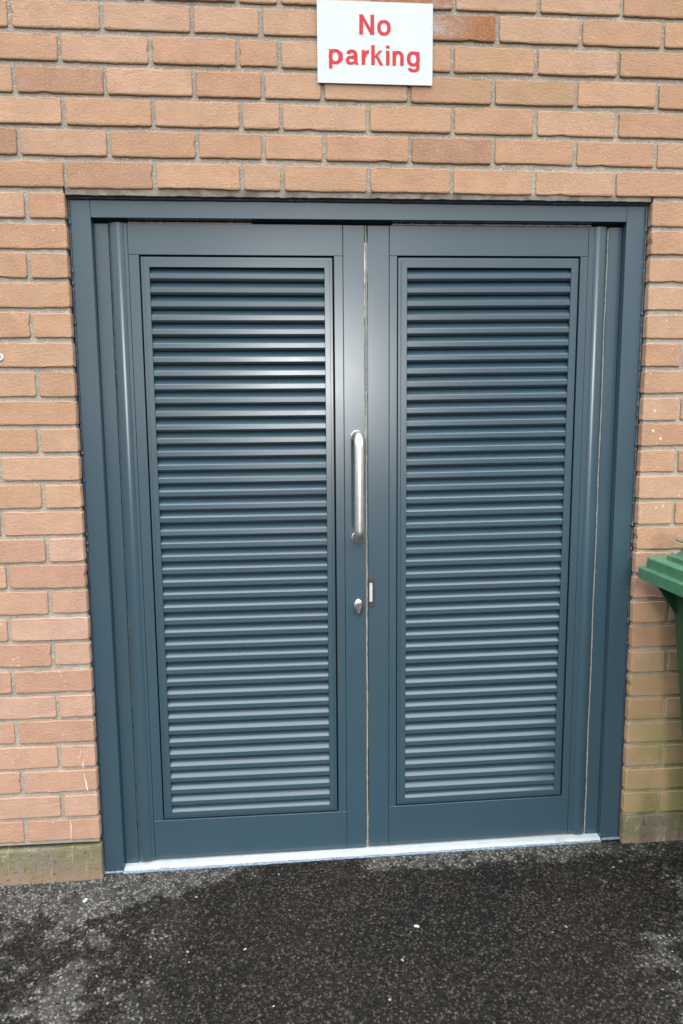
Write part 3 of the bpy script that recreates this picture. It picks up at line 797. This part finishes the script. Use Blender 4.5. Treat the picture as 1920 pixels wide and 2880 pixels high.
# body: collar under the lid, tapering sides
top = zs - 0.012; bot = bgz+0.055
bb = []
for (f, d) in ((1.0, 0.0), ):
    pass
def bodyring(z, k, r=0.03):
    # k=0 at the collar, 1 at the foot
    return rrect(1.716+0.070*k, 1.996-0.070*k, -0.535+0.075*k, -0.038-0.045*k, 0.014, z)
body = loft([bodyring(bot, 1.0), bodyring(bot+0.03, 0.97), bodyring(top-0.02, 0.0)])
wbody = body.build("bin_body", M_bin, wb)
loft([rrect(1.690, 2.035, -0.560, -0.040, 0.03, top-0.024), rrect(1.662, 2.060, -0.575, -0.036, 0.03, top+0.010)]).build("bin_collar", M_bin, wb)
for y in (-0.060, -0.19, -0.305, -0.42):
    mb = MB(); mb.v += [(1.665, y, top-0.012), (1.722, y, top-0.012), (1.722, y, top-0.095), (1.665, y-0.006, top-0.012), (1.722, y-0.006, top-0.012), (1.722, y-0.006, top-0.095)]
    mb.f += [(0, 1, 2), (3, 5, 4), (0, 2, 5, 3), (0, 3, 4, 1), (1, 4, 5, 2)]; mb.build("collar_gusset", M_bin, wb)
# lid: skirt, ledge, raised tier, upper tier, rear grip
lid = loft([ins(0.000, zs, 0.018), ins(0.000, zs+0.030, 0.018), ins(0.0025, zs+0.0325, 0.017), ins(0.0140, zs+0.0325, 0.016), ins(0.0150, zs+0.0345, 0.016),
            ins(0.0155, zs+0.0600, 0.020), ins(0.0195, zs+0.0635, 0.022), ins(0.09, zs+0.068, 0.03)]).build("bin_lid", M_binlid, wb)
def crown(d, z, r): return rrect(bx0+0.045+d, bx1-0.045-d, by0+0.045+d, -0.100-d, r, z)
loft([crown(0, zs+0.064, 0.012), crown(0, zs+0.0775, 0.012), crown(0.003, zs+0.0800, 0.012), crown(0.012, zs+0.0800, 0.012), crown(0.024, zs+0.0930, 0.014), crown(0.036, zs+0.1000, 0.014)]).build("lid_crown", M_binlid, lid)
gp = [(1.692, zs+0.0900), (1.698, zs+0.099), (1.7015, zs+0.108), (1.7000, zs+0.1150), (1.6940, zs+0.1180), (1.6765, zs+0.1190), (1.6760, zs+0.1220), (1.700, zs+0.1250), (1.740, zs+0.1240), (1.765, zs+0.110), (1.765, zs+0.090)]
mb = MB(); n = len(gp); b = 0
mb.v += [(x, -0.118, z) for x, z in gp] + [(x, -0.46, z) for x, z in gp]
for i in range(n):
    j = (i+1) % n; mb.f.append((i, j, n+j, n+i))
mb.f += [tuple(range(n)), tuple(n+i for i in reversed(range(n)))]
mb.build("lid_grip", M_binlid, lid)
for x in (1.715, 2.01):
    wz = gz(x)+0.098
    wo = MB().tube([(x-0.022, -0.500, wz), (x-0.018, -0.500, wz), (x+0.018, -0.500, wz), (x+0.022, -0.500, wz)], [0.088, 0.098, 0.098, 0.088], 28).build("wheel", M_tyre, wb)
    MB().tube([(x-0.0245, -0.500, wz), (x+0.0245, -0.500, wz)], 0.05, 20).build("hub", M_keep, wo)
for x in (1.80, 1.93):
    MB().box(x-0.03, x+0.03, -0.20, -0.14, gz(x)+0.001, bot+0.01).build("foot", M_bin, wb)
MB().tube([(1.72, -0.500, gz(1.715)+0.098), (2.0, -0.500, gz(2.01)+0.098)], 0.009, 10).build("axle", M_keep, wb)

# ------------------------------------------------------------------ small things
sc = thing("wall_screw", (-0.1300, 0, -0.4595), "round grey slotted screw head in a brick left of the doors", "screw")
MB().tube([(-0.1300, 0.001, -0.4595), (-0.1300, -0.0022, -0.4595), (-0.1300, -0.0032, -0.4595)], [0.0098, 0.0095, 0.0075], 20).build("screw_cap", M_zinc, sc)
sl = MB().box(-0.0009, 0.0009, -0.0003, 0.0002, -0.006, 0.006)
th = math.radians(18)
sl.v = [(-0.1300+x*math.cos(th)+z*math.sin(th), -0.0033+y, -0.4595-x*math.sin(th)+z*math.cos(th)) for x, y, z in sl.v]
sl.build("screw_slot", M_keep, sc)

def chip(x, y, sx, sy, sz, rot, label, seed):
    rnd = random.Random(seed); V = []; F = []; n = 7
    for k, (f, z) in enumerate(((0.85, 0), (1.0, 0.45), (0.6, 1.0))):
        for i in range(n):
            a = 2*math.pi*i/n; q = f*rnd.uniform(0.75, 1.15)
            px, py = math.cos(a)*sx*q, math.sin(a)*sy*q
            V.append((x+px*math.cos(rot)-py*math.sin(rot), y+px*math.sin(rot)+py*math.cos(rot), gz(x)+0.001+z*sz))
    for k in range(2):
        for i in range(n): F.append((k*n+i, k*n+(i+1) % n, (k+1)*n+(i+1) % n, (k+1)*n+i))
    F.append(tuple(2*n+i for i in range(n)))
    o = obj("stone_chip", V, F, M_chip); tag(o, label, "stone chip", "pale chips lying on the asphalt")
chip(0.036, -0.092, 0.0045, 0.0095, 0.005, -0.5, "pale stone chip on the asphalt below the left door jamb", 1)
chip(0.934, -0.283, 0.0085, 0.0035, 0.004, -0.3, "white elongated chip on the dark asphalt before the right door leaf", 2)
chip(-0.195, -0.125, 0.0090, 0.0030, 0.004, 0.1, "thin white chip on asphalt at the far left edge below the plinth", 3)
